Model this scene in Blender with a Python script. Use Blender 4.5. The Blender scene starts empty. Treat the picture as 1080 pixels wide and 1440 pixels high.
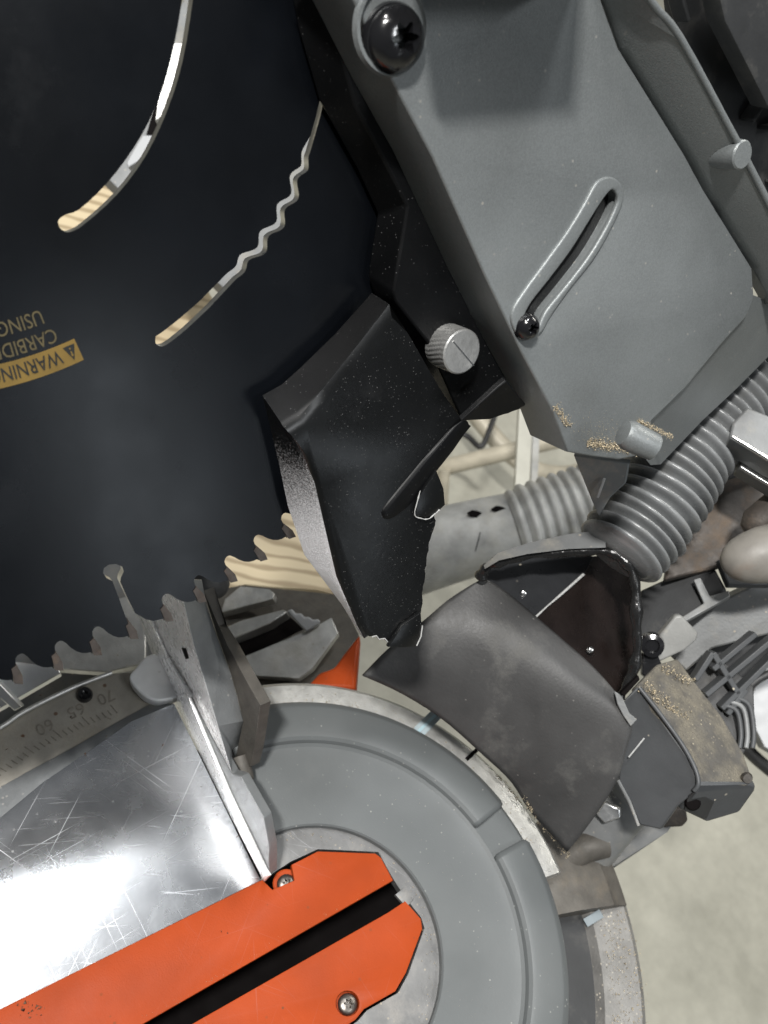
import bpy, bmesh, math, random
from mathutils import Vector, Matrix
from mathutils.geometry import tessellate_polygon
random.seed(7)
scene = bpy.context.scene
COL = scene.collection
R = math.radians

# ------------------------------------------------------------------ camera
W, H = 1080.0, 1440.0
FOC = 1392.0                                   # focal length in pixels of the photograph
TH, GA, AL = R(19.32), R(28.0), R(24.83)       # how the saw table lies before the lens
BEV = R(33.4)                                  # bevel tilt of the saw head
DIST = 0.336
e_ = Vector((-math.sin(TH), math.cos(TH), 0)); d0 = Vector((math.cos(TH), math.sin(TH), 0)); c_ = Vector((0, 0, 1))
AY = d0 * math.cos(GA) - c_ * math.sin(GA)
c2 = c_ * math.cos(GA) + d0 * math.sin(GA)
AX = -e_ * math.cos(AL) + c2 * math.sin(AL)
AZ = e_ * math.sin(AL) + c2 * math.cos(AL)
CU = Vector((AX[0], AY[0], AZ[0])); CW = Vector((AX[1], AY[1], AZ[1])); CC = Vector((AX[2], AY[2], AZ[2]))
o_ = Vector(((400 - W / 2) / FOC, -(1330 - H / 2) / FOC, -1.0)) * DIST
CAM = -(CU * o_[0] + CW * o_[1] + CC * o_[2])
cam_d = bpy.data.cameras.new('camera')
cam = bpy.data.objects.new('camera', cam_d); COL.objects.link(cam)
cam.matrix_world = Matrix(((CU[0], CW[0], CC[0], CAM[0]), (CU[1], CW[1], CC[1], CAM[1]), (CU[2], CW[2], CC[2], CAM[2]), (0, 0, 0, 1)))
cam_d.sensor_fit = 'VERTICAL'; cam_d.sensor_height = 36.0; cam_d.lens = 36.0 * FOC / H
cam_d.clip_start = 0.01; cam_d.clip_end = 50
cam_d.dof.use_dof = True; cam_d.dof.focus_distance = 0.29; cam_d.dof.aperture_fstop = 26.0
scene.camera = cam

# ------------------------------------------------------------------ light: ceiling fixtures of a workshop, plus added lamps
world = bpy.data.worlds.new('World'); scene.world = world; world.use_nodes = True
world.node_tree.nodes['Background'].inputs[0].default_value = (0.90, 0.95, 1.0, 1)
world.node_tree.nodes['Background'].inputs[1].default_value = 0.085
def lamp(name, loc, target, sx, sy, power, col, roll=0.0):
    l = bpy.data.lights.new(name, 'AREA'); l.shape = 'RECTANGLE'; l.size = sx; l.size_y = sy
    l.energy = power; l.color = col
    ob = bpy.data.objects.new(name, l); COL.objects.link(ob)
    ob.location = loc
    if target is None: ob.rotation_euler = (0, 0, roll); return ob
    d = (Vector(target) - Vector(loc)).normalized()
    ob.rotation_euler = (d.to_track_quat('-Z', 'Y').to_matrix() @ Matrix.Rotation(roll, 3, 'Z')).to_euler()
    return ob
lamp('ceiling_or_fill_light', (0.04, -0.72, 1.95), (-0.04, 0.02, 0.05), 0.18, 0.09, 46, (1.0, 0.98, 0.95), R(30))
lamp('ceiling_or_fill_light', (-0.50, -0.44, 1.95), (-0.04, 0.02, 0.05), 0.22, 0.10, 9, (1.0, 0.98, 0.95), R(30))     # the near fixture, casts the shadows
lamp('ceiling_or_fill_light', (-0.43, 0.22, 1.95), None, 0.60, 0.09, 13, (0.97, 0.99, 1.0), R(116))        # mirrored in the table
lamp('ceiling_or_fill_light', (1.15, 0.35, 1.75), (0.0, 0.1, 0.1), 0.7, 0.14, 9, (0.95, 0.98, 1.0), R(20))  # added fill lamp without a known fixture, brightens the guard panel
lamp('blade_reflection_light', (1.24, 0.35, 0.36), (-0.1, -0.02, 0.15), 0.16, 0.5, 0.9, (0.85, 0.93, 1.0), R(0))  # added lamp, no known fixture; gives the soft band reflected in the blade
lamp('ceiling_or_fill_light', (-0.5, 2.3, 2.1), (-0.3, 1.3, -0.7), 1.2, 0.20, 29, (1.0, 0.97, 0.90), R(0))
scene.view_settings.view_transform = 'Standard'; scene.view_settings.look = 'None'
scene.view_settings.exposure = 0.15; scene.view_settings.gamma = 1.0
scene.view_settings.use_curve_mapping = False

# ------------------------------------------------------------------ geometry helpers
def ray(p): return CU * ((p[0] - W / 2) / FOC) + CW * (-(p[1] - H / 2) / FOC) - CC
def V(p, dep=None): # a point seen at p, dep metres along the optical axis
    return CAM + ray(p) * (p[2] if dep is None else dep)
class Frame:
    def __init__(s, o, x, y): s.o = Vector(o); s.x = Vector(x); s.y = Vector(y); s.n = s.x.cross(s.y)
    def to2(s, p):
        r = ray(p); t = (s.o - CAM).dot(s.n) / r.dot(s.n); q = CAM + r * t - s.o
        return (q.dot(s.x), q.dot(s.y))
    def pt(s, a, b, h=0.0): return s.o + s.x * a + s.y * b + s.n * h
    def P(s, p, h=0.0): a, b = s.to2(p); return s.pt(a, b, h)
X_, Y_, Z_ = Vector((1, 0, 0)), Vector((0, 1, 0)), Vector((0, 0, 1))
BN = Vector((math.cos(BEV), 0, math.sin(BEV))); BS = Vector((-math.sin(BEV), 0, math.cos(BEV)))
def T(z): return Frame((0, 0, z), X_, Y_)
def B(h): return Frame(BN * h, Y_, BS)
def FY(y): return Frame((0, y, 0), X_, Z_)       # normal is -Y, towards the operator
BC = (-0.04743, 0.29781)                          # blade arbor in the blade plane
def BP(deg, r): a = R(deg); return (BC[0] + r * math.sin(a), BC[1] - r * math.cos(a))
def smooth(pts, n=4, closed=False):
    out = []; m = len(pts)
    for i in range(m if closed else m - 1):
        g = lambda k: Vector(pts[k % m] if closed else pts[max(0, min(m - 1, k))])
        p0, p1, p2, p3 = g(i - 1), g(i), g(i + 1), g(i + 2)
        for j in range(n):
            t = j / n
            out.append(tuple(0.5 * ((2 * p1) + (-p0 + p2) * t + (2 * p0 - 5 * p1 + 4 * p2 - p3) * t * t + (-p0 + 3 * p1 - 3 * p2 + p3) * t ** 3)))
    if not closed: out.append(tuple(pts[-1]))
    return out
def obj(name, me, mats, parent=None, angle=35, bevel=0.0, seg=2):
    for m in (mats if isinstance(mats, (list, tuple)) else [mats]): me.materials.append(m)
    o = bpy.data.objects.new(name, me); COL.objects.link(o)
    if parent is not None:
        o.parent = parent
        o.matrix_parent_inverse = Matrix.Translation(-Vector(parent.get('base', (0, 0, 0))))
        if parent.parent is not None: o.matrix_parent_inverse = Matrix.Identity(4)
    for p in me.polygons: p.use_smooth = True
    if angle is not None and hasattr(me, 'set_sharp_from_angle'): me.set_sharp_from_angle(angle=R(angle))
    if bevel > 0:
        b = o.modifiers.new('bevel', 'BEVEL'); b.width = bevel; b.segments = seg; b.limit_method = 'ANGLE'; b.angle_limit = R(28); b.harden_normals = False
    return o
def frombm(bm, name):
    bmesh.ops.recalc_face_normals(bm, faces=bm.faces)
    me = bpy.data.meshes.new(name); bm.to_mesh(me); bm.free(); return me
def plate(name, fr, loops, th, mat, parent, bev=0.0, px=True, side=None, res=1):
    """a flat piece cut to an outline (with holes), its front on the frame's plane"""
    cu = bpy.data.curves.new(name, 'CURVE'); cu.dimensions = '2D'; cu.fill_mode = 'BOTH'
    cu.extrude = th / 2 - bev; cu.bevel_depth = bev; cu.bevel_resolution = res; cu.offset = -bev
    for lp in loops:
        q = [fr.to2(p) for p in lp] if px else lp
        sp = cu.splines.new('POLY'); sp.points.add(len(q) - 1); sp.use_cyclic_u = True
        for i, a in enumerate(q): sp.points[i].co = (a[0], a[1], 0, 1)
    tmp = bpy.data.objects.new('tmp', cu); me = bpy.data.meshes.new_from_object(tmp)
    bpy.data.objects.remove(tmp); bpy.data.curves.remove(cu)
    zs = [v.co.z for v in me.vertices]; zt = max(zs)
    for v in me.vertices:
        v.co = fr.pt(v.co.x, v.co.y, v.co.z - zt)
    bm = bmesh.new(); bm.from_mesh(me); bmesh.ops.remove_doubles(bm, verts=bm.verts, dist=1e-6)
    bmesh.ops.recalc_face_normals(bm, faces=bm.faces); bm.to_mesh(me); bm.free()
    me.materials.clear()
    o = obj(name, me, [mat] + ([side] if side else []), parent)
    if side:
        for p in me.polygons:
            if abs(p.normal.dot(fr.n)) < 0.8: p.material_index = 1
    return o
def loft(name, rings, mat, parent, bevel=0.0, caps=(True, True), close=True, angle=35):
    """rings of world points joined side by side; the first and last are capped"""
    bm = bmesh.new(); vs = [[bm.verts.new(p) for p in r] for r in rings]; n = len(rings[0])
    for a, b in zip(vs[:-1], vs[1:]):
        for i in range(n if close else n - 1):
            j = (i + 1) % n; bm.faces.new((a[i], a[j], b[j], b[i]))
    if caps[0]: bm.faces.new(vs[0])
    if caps[1]: bm.faces.new(vs[-1][::-1])
    return obj(name, frombm(bm, name), mat, parent, angle, bevel)
def prism(name, top, ftop, bot, fbot, mat, parent, bevel=0.0):
    return loft(name, [[ftop.P(p) for p in top], [fbot.P(p) for p in bot]], mat, parent, bevel)
def slab(name, pts, th, mat, parent, bevel=0.0005, d=None):
    """a piece whose front corners are (x, y, depth); th metres thick away from the lens along its own normal"""
    w = [V(p) for p in pts]; n = Vector((0, 0, 0))
    for i in range(len(w)): n += w[i].cross(w[(i + 1) % len(w)])
    n.normalize()
    if n.dot(CC) < 0: n = -n
    return loft(name, [w, [q - n * th for q in w]], mat, parent, bevel)
def bar(name, a, b, wd, th, mat, parent, up=CC, bevel=0.0004):
    a, b = Vector(a), Vector(b); d = (b - a).normalized(); s = d.cross(up).normalized(); u = s.cross(d)
    r = lambda p: [p + s * wd / 2 + u * th / 2, p - s * wd / 2 + u * th / 2, p - s * wd / 2 - u * th / 2, p + s * wd / 2 - u * th / 2]
    return loft(name, [r(a), r(b)], mat, parent, bevel)
def tube(name, path, rad, mat, parent, seg=12, caps=True, closed=False, squash=1.0):
    path = [Vector(p) for p in path]; n = len(path); rings = []; up = None
    for i, p in enumerate(path):
        if closed: d = path[(i + 1) % n] - path[i - 1]
        else: d = path[min(n - 1, i + 1)] - path[max(0, i - 1)]
        d.normalize()
        if up is None: up = d.orthogonal().normalized()
        up = (up - d * up.dot(d)).normalized(); s = d.cross(up)
        r = rad(i / (n - 1)) if callable(rad) else rad
        rings.append([p + (up * math.cos(k * 2 * math.pi / seg) + s * math.sin(k * 2 * math.pi / seg) * squash) * r for k in range(seg)])
    if closed: rings.append(rings[0])
    return loft(name, rings, mat, parent, caps=(caps and not closed, caps and not closed), angle=60)
def lathe(name, o, ax, prof, mat, parent, seg=48, a0=0.0, a1=360.0, ref=None, angle=35, bevel=0.0):
    """prof: (radius, height) pairs turned about the axis ax through o"""
    ax = Vector(ax).normalized(); x = Vector(ref) if ref else ax.orthogonal(); x = (x - ax * x.dot(ax)).normalized(); y = ax.cross(x)
    full = a1 - a0 >= 359.9; bm = bmesh.new(); rows = []
    for k in range(seg if full else seg + 1):
        a = R(a0 + (a1 - a0) * k / seg); d = x * math.cos(a) + y * math.sin(a)
        rows.append([bm.verts.new(Vector(o) + d * r + ax * h) for r, h in prof])
    for k in range(seg):
        A, Bq = rows[k], rows[(k + 1) % len(rows)]
        for i in range(len(prof) - 1): bm.faces.new((A[i], A[i + 1], Bq[i + 1], Bq[i]))
    if not full and len(prof) > 2:
        bm.faces.new(rows[0]); bm.faces.new(rows[-1][::-1])
    bmesh.ops.remove_doubles(bm, verts=bm.verts, dist=1e-7)
    return obj(name, frombm(bm, name), mat, parent, angle, bevel)
def patch(name, A, Bq, C, D, mat, parent, n=18, bulge=0.0, th=0.0015):
    """Coons patch between four edge curves of world points: A top (u), C bottom (u), B left (v), D right (v)"""
    def S(c, t):
        f = t * (len(c) - 1); i = min(int(f), len(c) - 2); return Vector(c[i]).lerp(Vector(c[i + 1]), f - i)
    bm = bmesh.new(); g = []
    for j in range(n + 1):
        v = j / n; row = []
        for i in range(n + 1):
            u = i / n
            p = S(A, u) * (1 - v) + S(C, u) * v + S(Bq, v) * (1 - u) + S(D, v) * u
            p -= (Vector(A[0]) * (1 - u) * (1 - v) + Vector(A[-1]) * u * (1 - v) + Vector(C[0]) * (1 - u) * v + Vector(C[-1]) * u * v)
            p += CC * bulge * 16 * u * (1 - u) * v * (1 - v)
            row.append(bm.verts.new(p))
        g.append(row)
    for j in range(n):
        for i in range(n): bm.faces.new((g[j][i], g[j][i + 1], g[j + 1][i + 1], g[j + 1][i]))
    o = obj(name, frombm(bm, name), mat, parent, 60)
    if th: s = o.modifiers.new('thickness', 'SOLIDIFY'); s.thickness = th; s.offset = 0
    return o
def thing(name, label, cat, base=(0, 0, 0), group=None):
    o = bpy.data.objects.new(name, None); COL.objects.link(o); o.location = base; o['base'] = base
    o.empty_display_size = 0.02; o['label'] = label; o['category'] = cat
    if group: o['group'] = group
    return o
def tag(o, label, cat, group=None):
    o['label'] = label; o['category'] = cat
    if group: o['group'] = group
    return o

# ------------------------------------------------------------------ materials
def mat(name, col, rough=0.5, metal=0.0, var=0.2, vs=60, bump=0.0, bs=900, dust=0.0, dcol=(0.42, 0.37, 0.28), ds=45, specks=0.0, ss=700, scol=(0.5, 0.45, 0.36),
        scr=0.0, scrdir=0.5, spec=0.5, rvar=0.15, coat=0.0, flake=0.0):
    m = bpy.data.materials.new(name); m.use_nodes = True; nt = m.node_tree; N = nt.nodes; L = nt.links
    b = N['Principled BSDF']; tc = N.new('ShaderNodeTexCoord'); co = tc.outputs['Object']
    def noise(s, det=4, vec=co, rgh=0.55):
        n = N.new('ShaderNodeTexNoise'); n.inputs['Scale'].default_value = s; n.inputs['Detail'].default_value = det; n.inputs['Roughness'].default_value = rgh
        L.new(vec, n.inputs['Vector']); return n.outputs['Fac']
    def rng(v, a, b_, c, d):
        n = N.new('ShaderNodeMapRange'); n.inputs[1].default_value = a; n.inputs[2].default_value = b_; n.inputs[3].default_value = c; n.inputs[4].default_value = d
        L.new(v, n.inputs[0]); return n.outputs[0]
    def mix(f, a, c):
        n = N.new('ShaderNodeMix'); n.data_type = 'RGBA'
        (L.new(f, n.inputs[0]) if hasattr(f, 'links') else setattr(n.inputs[0], 'default_value', f))
        for s, v in ((6, a), (7, c)):
            (L.new(v, n.inputs[s]) if hasattr(v, 'links') else setattr(n.inputs[s], 'default_value', (*v, 1)))
        return n.outputs[2]
    def mul(a, c, op='MULTIPLY'):
        n = N.new('ShaderNodeMath'); n.operation = op
        for s, v in ((0, a), (1, c)):
            (L.new(v, n.inputs[s]) if hasattr(v, 'links') else setattr(n.inputs[s], 'default_value', v))
        return n.outputs[0]
    v = noise(vs, 6)
    c = mix(rng(v, 0.3, 0.7, 0, 1), tuple(x * (1 - var) for x in col), tuple(min(1, x * (1 + var)) for x in col))
    ro = rng(noise(vs * 2.3, 5), 0.3, 0.7, max(0.02, rough * (1 - rvar)), min(1, rough * (1 + rvar)))
    me_ = None; hgt = None
    if flake:
        n = N.new('ShaderNodeTexVoronoi'); n.inputs['Scale'].default_value = 2600; L.new(co, n.inputs['Vector'])
        sx = N.new('ShaderNodeSeparateColor'); L.new(n.outputs['Color'], sx.inputs[0])
        c = mix(rng(sx.outputs[0], 0.0, 1.0, 0, flake), c, tuple(min(1, x * 2.2 + 0.03) for x in col))
    if scr:
        tot = None
        for k, (ang, st) in enumerate(((scrdir, 1.6), (scrdir + 0.45, 0.8), (scrdir + 1.1, 0.9), (scrdir - 0.7, 1.3), (scrdir + 2.0, 0.7), (scrdir - 0.2, 3.0))):
            mp = N.new('ShaderNodeMapping'); mp.inputs['Rotation'].default_value = (0, 0, ang + 0.001); mp.vector_type = 'TEXTURE'; mp.inputs['Scale'].default_value = (1 / (14 * st), 1 / 1500, 1 / 14)
            mp.inputs['Location'].default_value = (k * 3.1, k * 1.7, 0)
            L.new(co, mp.inputs['Vector'])
            s = rng(noise(1.0, 2, mp.outputs[0], 0.5), 0.69, 0.73, 0, 1)
            tot = s if tot is None else mul(tot, s, 'MAXIMUM')
        tot = mul(tot, rng(noise(35, 3), 0.42, 0.62, 0.1, 1))
        tot = mul(tot, scr)
        c = mix(tot, c, (0.8, 0.82, 0.85)); ro = mul(ro, mul(tot, 0.35), 'ADD')
    df = None
    if dust:
        df = mul(rng(noise(ds, 8, rgh=0.7), 0.62 - 0.32 * dust, 0.86 - 0.32 * dust, 0, 1), min(1.0, dust + 0.25))
    if specks:
        n = N.new('ShaderNodeTexVoronoi'); n.inputs['Scale'].default_value = ss; n.inputs['Randomness'].default_value = 1.0; L.new(co, n.inputs['Vector'])
        sx = N.new('ShaderNodeSeparateColor'); L.new(n.outputs['Color'], sx.inputs[0])
        sp = mul(rng(n.outputs['Distance'], 0.16, 0.26, 1, 0), rng(sx.outputs[0], 1 - specks * 0.55, 1 - specks * 0.55 + 0.02, 0, 1))
        sp = mul(sp, rng(noise(70, 3), 0.38, 0.62, 0.15, 1))
        c = mix(sp, c, scol); ro = mul(ro, mul(sp, 0.5), 'ADD'); hgt = sp
    if df is not None:
        fine = noise(1500, 3)
        dc = mix(fine, tuple(x * 0.55 for x in dcol), tuple(min(1, x * 1.35) for x in dcol))
        c = mix(df, c, dc); ro = mul(ro, mul(df, 0.5), 'ADD')
    L.new(c, b.inputs['Base Color']); L.new(ro, b.inputs['Roughness'])
    if metal:
        mm = metal
        if df is not None:
            mm = mul(mul(df, -metal), metal, 'ADD'); L.new(mm, b.inputs['Metallic'])
        else: b.inputs['Metallic'].default_value = metal
    b.inputs['Specular IOR Level'].default_value = spec
    if coat: b.inputs['Coat Weight'].default_value = coat; b.inputs['Coat Roughness'].default_value = 0.12
    if bump:
        bp = N.new('ShaderNodeBump'); bp.inputs['Strength'].default_value = bump; bp.inputs['Distance'].default_value = 0.0004
        h = noise(bs, 4)
        if df is not None: h = mul(h, mul(mul(df, noise(1500, 3)), 2.0), 'ADD')
        L.new(h, bp.inputs['Height']); L.new(bp.outputs[0], b.inputs['Normal'])
    return m
M = {}
M['blade'] = mat('black_blade_coating', (0.0030, 0.0037, 0.0050), 0.25, 0, 0.35, 25, 0.02, 400, rvar=0.12, dust=0.07, dcol=(0.016, 0.016, 0.018), ds=14, spec=0.32)
M['cut'] = mat('bare_cut_steel', (0.74, 0.72, 0.68), 0.32, 1.0, 0.12, 300)
M['carbide'] = mat('brown_carbide', (0.085, 0.072, 0.064), 0.4, 0.5, 0.3, 400, 0.2, dust=0.25, dcol=(0.16, 0.10, 0.06), ds=300)
M['yellow'] = mat('faded_yellow_print', (0.17, 0.108, 0.024), 0.5, 0, 0.15, 200)
M['print'] = mat('faded_ochre_lettering', (0.085, 0.068, 0.032), 0.5, 0, 0.2, 500)
M['dark_print'] = mat('black_print', (0.016, 0.017, 0.016), 0.5)
M['paint'] = mat('grey_hammered_paint', (0.172, 0.184, 0.185), 0.38, 0.25, 0.12, 22, 0.25, 2400, specks=0.12, ss=600, scol=(0.34, 0.33, 0.30), flake=0.12, dust=0.12, dcol=(0.24, 0.235, 0.22), ds=16)
M['paint_dusty'] = mat('dusty_grey_paint', (0.20, 0.215, 0.22), 0.46, 0.2, 0.12, 60, 0.15, 1400, dust=0.42, ds=60, specks=0.3, ss=500)
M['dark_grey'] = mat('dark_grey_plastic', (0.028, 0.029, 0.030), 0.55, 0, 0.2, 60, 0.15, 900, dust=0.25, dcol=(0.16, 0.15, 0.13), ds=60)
M['black'] = mat('black_glossy_plastic', (0.0030, 0.0032, 0.0036), 0.45, 0, 0.3, 40, 0.06, 700, specks=0.2, ss=1500, scol=(0.10, 0.10, 0.10), spec=0.22)
M['black_dust'] = mat('black_plastic_with_fine_dust', (0.0045, 0.0048, 0.005), 0.30, 0, 0.3, 40, 0.06, 700, specks=0.28, ss=2000, scol=(0.14, 0.14, 0.135), dust=0.04, dcol=(0.03, 0.03, 0.03), ds=70, spec=0.35)
def lit_wall_mat():     # black sparkling plastic, the light on its lower end painted in as grey
    m = mat('plastic_with_painted_lit_end', (0.0045, 0.0048, 0.005), 0.32, 0, 0.3, 40, 0.5, 1300); nt = m.node_tree; N = nt.nodes; L = nt.links; b = N['Principled BSDF']
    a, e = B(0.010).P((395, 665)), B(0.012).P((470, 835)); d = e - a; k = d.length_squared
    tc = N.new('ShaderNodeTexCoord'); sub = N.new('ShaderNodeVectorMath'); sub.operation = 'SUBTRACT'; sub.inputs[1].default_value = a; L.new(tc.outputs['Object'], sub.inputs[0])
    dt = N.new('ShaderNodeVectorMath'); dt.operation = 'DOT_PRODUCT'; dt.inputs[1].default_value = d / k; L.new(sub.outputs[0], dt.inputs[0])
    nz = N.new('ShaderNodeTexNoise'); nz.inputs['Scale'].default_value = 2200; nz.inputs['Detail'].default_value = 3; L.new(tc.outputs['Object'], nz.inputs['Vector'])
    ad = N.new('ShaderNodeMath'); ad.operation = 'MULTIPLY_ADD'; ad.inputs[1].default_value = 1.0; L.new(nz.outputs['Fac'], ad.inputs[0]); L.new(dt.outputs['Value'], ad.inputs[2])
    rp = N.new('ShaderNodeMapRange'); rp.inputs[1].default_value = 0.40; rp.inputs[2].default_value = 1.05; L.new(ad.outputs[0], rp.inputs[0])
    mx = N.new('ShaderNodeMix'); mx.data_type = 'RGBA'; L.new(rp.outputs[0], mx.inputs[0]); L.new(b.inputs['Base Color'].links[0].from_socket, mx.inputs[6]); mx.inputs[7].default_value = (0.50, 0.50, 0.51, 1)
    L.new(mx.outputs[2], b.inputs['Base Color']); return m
M['gloss_black'] = mat('gloss_black_screw', (0.008, 0.008, 0.009), 0.16, 0, 0.1, 80, 0.05, coat=0.4)
M['rim_black'] = mat('lumpy_black_sealant', (0.012, 0.012, 0.012), 0.26, 0, 0.3, 200, 1.0, 350)
M['sparkle'] = mat('sawdust_coated_plastic', (0.42, 0.42, 0.42), 0.50, 0.25, 0.3, 500, 0.9, 1400, flake=0.8)
M['frac'] = mat('stress_whitened_plastic', (0.42, 0.42, 0.41), 0.6, 0, 0.2, 800)
M['alu'] = mat('scratched_aluminium', (0.78, 0.80, 0.83), 0.265, 1.0, 0.05, 40, 0.05, 700, scr=0.9, scrdir=1.2, rvar=0.08, specks=0.06, ss=600, scol=(0.10, 0.085, 0.07))
M['alu_clean'] = mat('machined_aluminium', (0.80, 0.81, 0.81), 0.36, 1.0, 0.08, 120, 0.08, 900, specks=0.06, ss=400, scol=(0.15, 0.13, 0.11))
M['alu_matte'] = mat('matte_cast_aluminium', (0.82, 0.83, 0.83), 0.40, 0.35, 0.08, 120, 0.15, 900, specks=0.06, ss=400, scol=(0.25, 0.22, 0.19))
M['alu_fence'] = mat('bright_fence_aluminium', (0.94, 0.94, 0.94), 0.28, 0.4, 0.06, 120, 0.12, 900, specks=0.06, ss=400, scol=(0.3, 0.27, 0.24))
M['alu_dull'] = mat('dull_cast_aluminium', (0.56, 0.56, 0.54), 0.48, 0.85, 0.18, 130, 0.3, 1200, dust=0.32, dcol=(0.34, 0.31, 0.26), ds=55, specks=0.15, ss=500)
M['grey_metal'] = mat('grey_painted_fence_end', (0.24, 0.25, 0.255), 0.48, 0.2, 0.12, 120, 0.35, 1300, specks=0.35, ss=480, scol=(0.42, 0.41, 0.39))
M['brown_metal'] = mat('grimy_cast_metal', (0.10, 0.092, 0.08), 0.6, 0.2, 0.25, 120, 0.4, 800, dust=0.25, dcol=(0.22, 0.18, 0.13), ds=70)
M['scale'] = mat('grimy_scale_plate', (0.34, 0.32, 0.28), 0.55, 0.35, 0.2, 90, 0.3, 700, dust=0.45, dcol=(0.33, 0.29, 0.22), ds=50, specks=0.12, ss=300, scol=(0.14, 0.07, 0.04))
M['orange'] = mat('orange_plastic', (0.32, 0.044, 0.0055), 0.52, 0, 0.16, 30, 0.15, 1600, specks=0.10, ss=420, scol=(0.16, 0.06, 0.03), dust=0.12, dcol=(0.36, 0.08, 0.025), ds=30, spec=0.2, scr=0.04, scrdir=0.3)
M['ring'] = mat('blue_grey_plastic', (0.108, 0.116, 0.117), 0.46, 0, 0.07, 30, 0.12, 1300, specks=0.10, ss=800, scol=(0.34, 0.34, 0.32), dust=0.10, dcol=(0.20, 0.20, 0.19), ds=22)
M['floor_metal'] = mat('worn_metal_recess', (0.17, 0.17, 0.168), 0.5, 0.5, 0.2, 120, 0.12, 900, dust=0.3, dcol=(0.30, 0.28, 0.25), ds=60, specks=0.3, ss=600, scr=0.35)
M['speckled'] = mat('sawdust_strewn_casting', (0.20, 0.195, 0.185), 0.6, 0.2, 0.2, 100, 0.6, 900, specks=1.0, ss=620, scol=(0.62, 0.57, 0.47))
M['rubber'] = mat('black_rubber', (0.046, 0.0455, 0.045), 0.50, 0, 0.35, 28, 0.2, 900, dust=0.30, dcol=(0.17, 0.165, 0.15), ds=40, specks=0.10, ss=700, scol=(0.15, 0.145, 0.135))
M['chute'] = mat('dark_chute', (0.022, 0.023, 0.025), 0.30, 0, 0.3, 60, 0.2, 700, specks=0.1, ss=400)
M['chute_brown'] = mat('brown_black_chute', (0.014, 0.010, 0.009), 0.28, 0, 0.4, 60, 0.2, 700)
M['hose'] = mat('grey_ribbed_hose', (0.18, 0.186, 0.188), 0.27, 0, 0.2, 70, 0.15, 900, dust=0.22, dcol=(0.18, 0.17, 0.15), ds=80)
M['hose_pale'] = mat('dusty_pale_hose', (0.36, 0.36, 0.345), 0.5, 0, 0.35, 60, 0.3, 500, dust=0.45, dcol=(0.42, 0.40, 0.34), ds=45)
M['void'] = mat('black_painted_shade', (0.006, 0.005, 0.005), 0.8, 0, spec=0.05)
M['housing_dust'] = mat('sawdust_covered_housing', (0.085, 0.08, 0.072), 0.8, 0, 0.3, 90, 1.0, 700, dust=0.70, dcol=(0.20, 0.18, 0.14), ds=110, specks=0.6, ss=700, scol=(0.42, 0.37, 0.27))
M['housing'] = mat('dark_grey_housing', (0.058, 0.061, 0.064), 0.5, 0, 0.12, 60, 0.12, 900, specks=0.08, ss=400)
M['lit_grey'] = mat('grey_cast_arm', (0.19, 0.195, 0.195), 0.5, 0.15, 0.15, 70, 0.25, 900, dust=0.35, dcol=(0.36, 0.33, 0.27), ds=55, specks=0.2, ss=500)
M['clear'] = mat('milky_plastic', (0.22, 0.22, 0.21), 0.4, 0, 0.15, 90, 0.2, dust=0.3, dcol=(0.5, 0.44, 0.33), ds=70)
M['rust'] = mat('grimy_rusty_plate', (0.070, 0.060, 0.052), 0.6, 0.2, 0.4, 90, 0.5, 600, dust=0.42, dcol=(0.22, 0.16, 0.11), ds=70)
M['beige'] = mat('beige_grimy_knob', (0.20, 0.187, 0.166), 0.5, 0, 0.2, 80, 0.15, 600, dust=0.25, dcol=(0.20, 0.13, 0.085), ds=60)
M['chrome'] = mat('bright_steel', (0.75, 0.75, 0.74), 0.22, 1.0, 0.1, 200)
M['steel'] = mat('dull_steel_screw', (0.17, 0.155, 0.14), 0.36, 0.9, 0.2, 500)
M['knurl'] = mat('knurled_aluminium', (0.42, 0.42, 0.41), 0.45, 0.7, 0.12, 300, 0.2, dust=0.2, dcol=(0.3, 0.28, 0.25), ds=150)
M['white'] = mat('white_plastic', (0.34, 0.35, 0.36), 0.4, 0, 0.05)
M['tan_tube'] = mat('pale_tan_tube', (0.46, 0.42, 0.33), 0.5, 0.1, 0.15)
M['cord'] = mat('black_cord', (0.02, 0.02, 0.02), 0.5)
M['dust'] = mat('pale_sawdust', (0.50, 0.42, 0.29), 0.9, 0, 0.35, 900)
M['chip'] = mat('brown_crumb', (0.13, 0.07, 0.04), 0.8, 0, 0.3, 900)

def wood_mat():
    m = bpy.data.materials.new('pine_grain'); m.use_nodes = True; nt = m.node_tree; N = nt.nodes; L = nt.links; b = N['Principled BSDF']
    tc = N.new('ShaderNodeTexCoord'); mp = N.new('ShaderNodeMapping'); mp.inputs['Rotation'].default_value = (0, 0, R(-38)); mp.vector_type = 'TEXTURE'; mp.inputs['Scale'].default_value = (1, 3.0, 1)
    L.new(tc.outputs['Object'], mp.inputs['Vector'])
    wv = N.new('ShaderNodeTexWave'); wv.inputs['Scale'].default_value = 30; wv.inputs['Distortion'].default_value = 7.0; wv.inputs['Detail'].default_value = 3; wv.inputs['Detail Scale'].default_value = 1.2
    L.new(mp.outputs[0], wv.inputs['Vector'])
    rp = N.new('ShaderNodeValToRGB'); L.new(wv.outputs['Fac'], rp.inputs[0])
    rp.color_ramp.elements[0].position = 0.05; rp.color_ramp.elements[0].color = (0.36, 0.28, 0.17, 1)
    rp.color_ramp.elements[1].position = 0.40; rp.color_ramp.elements[1].color = (0.60, 0.50, 0.33, 1)
    L.new(rp.outputs[0], b.inputs['Base Color']); b.inputs['Roughness'].default_value = 0.6
    return m
M['wood'] = wood_mat()
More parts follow.
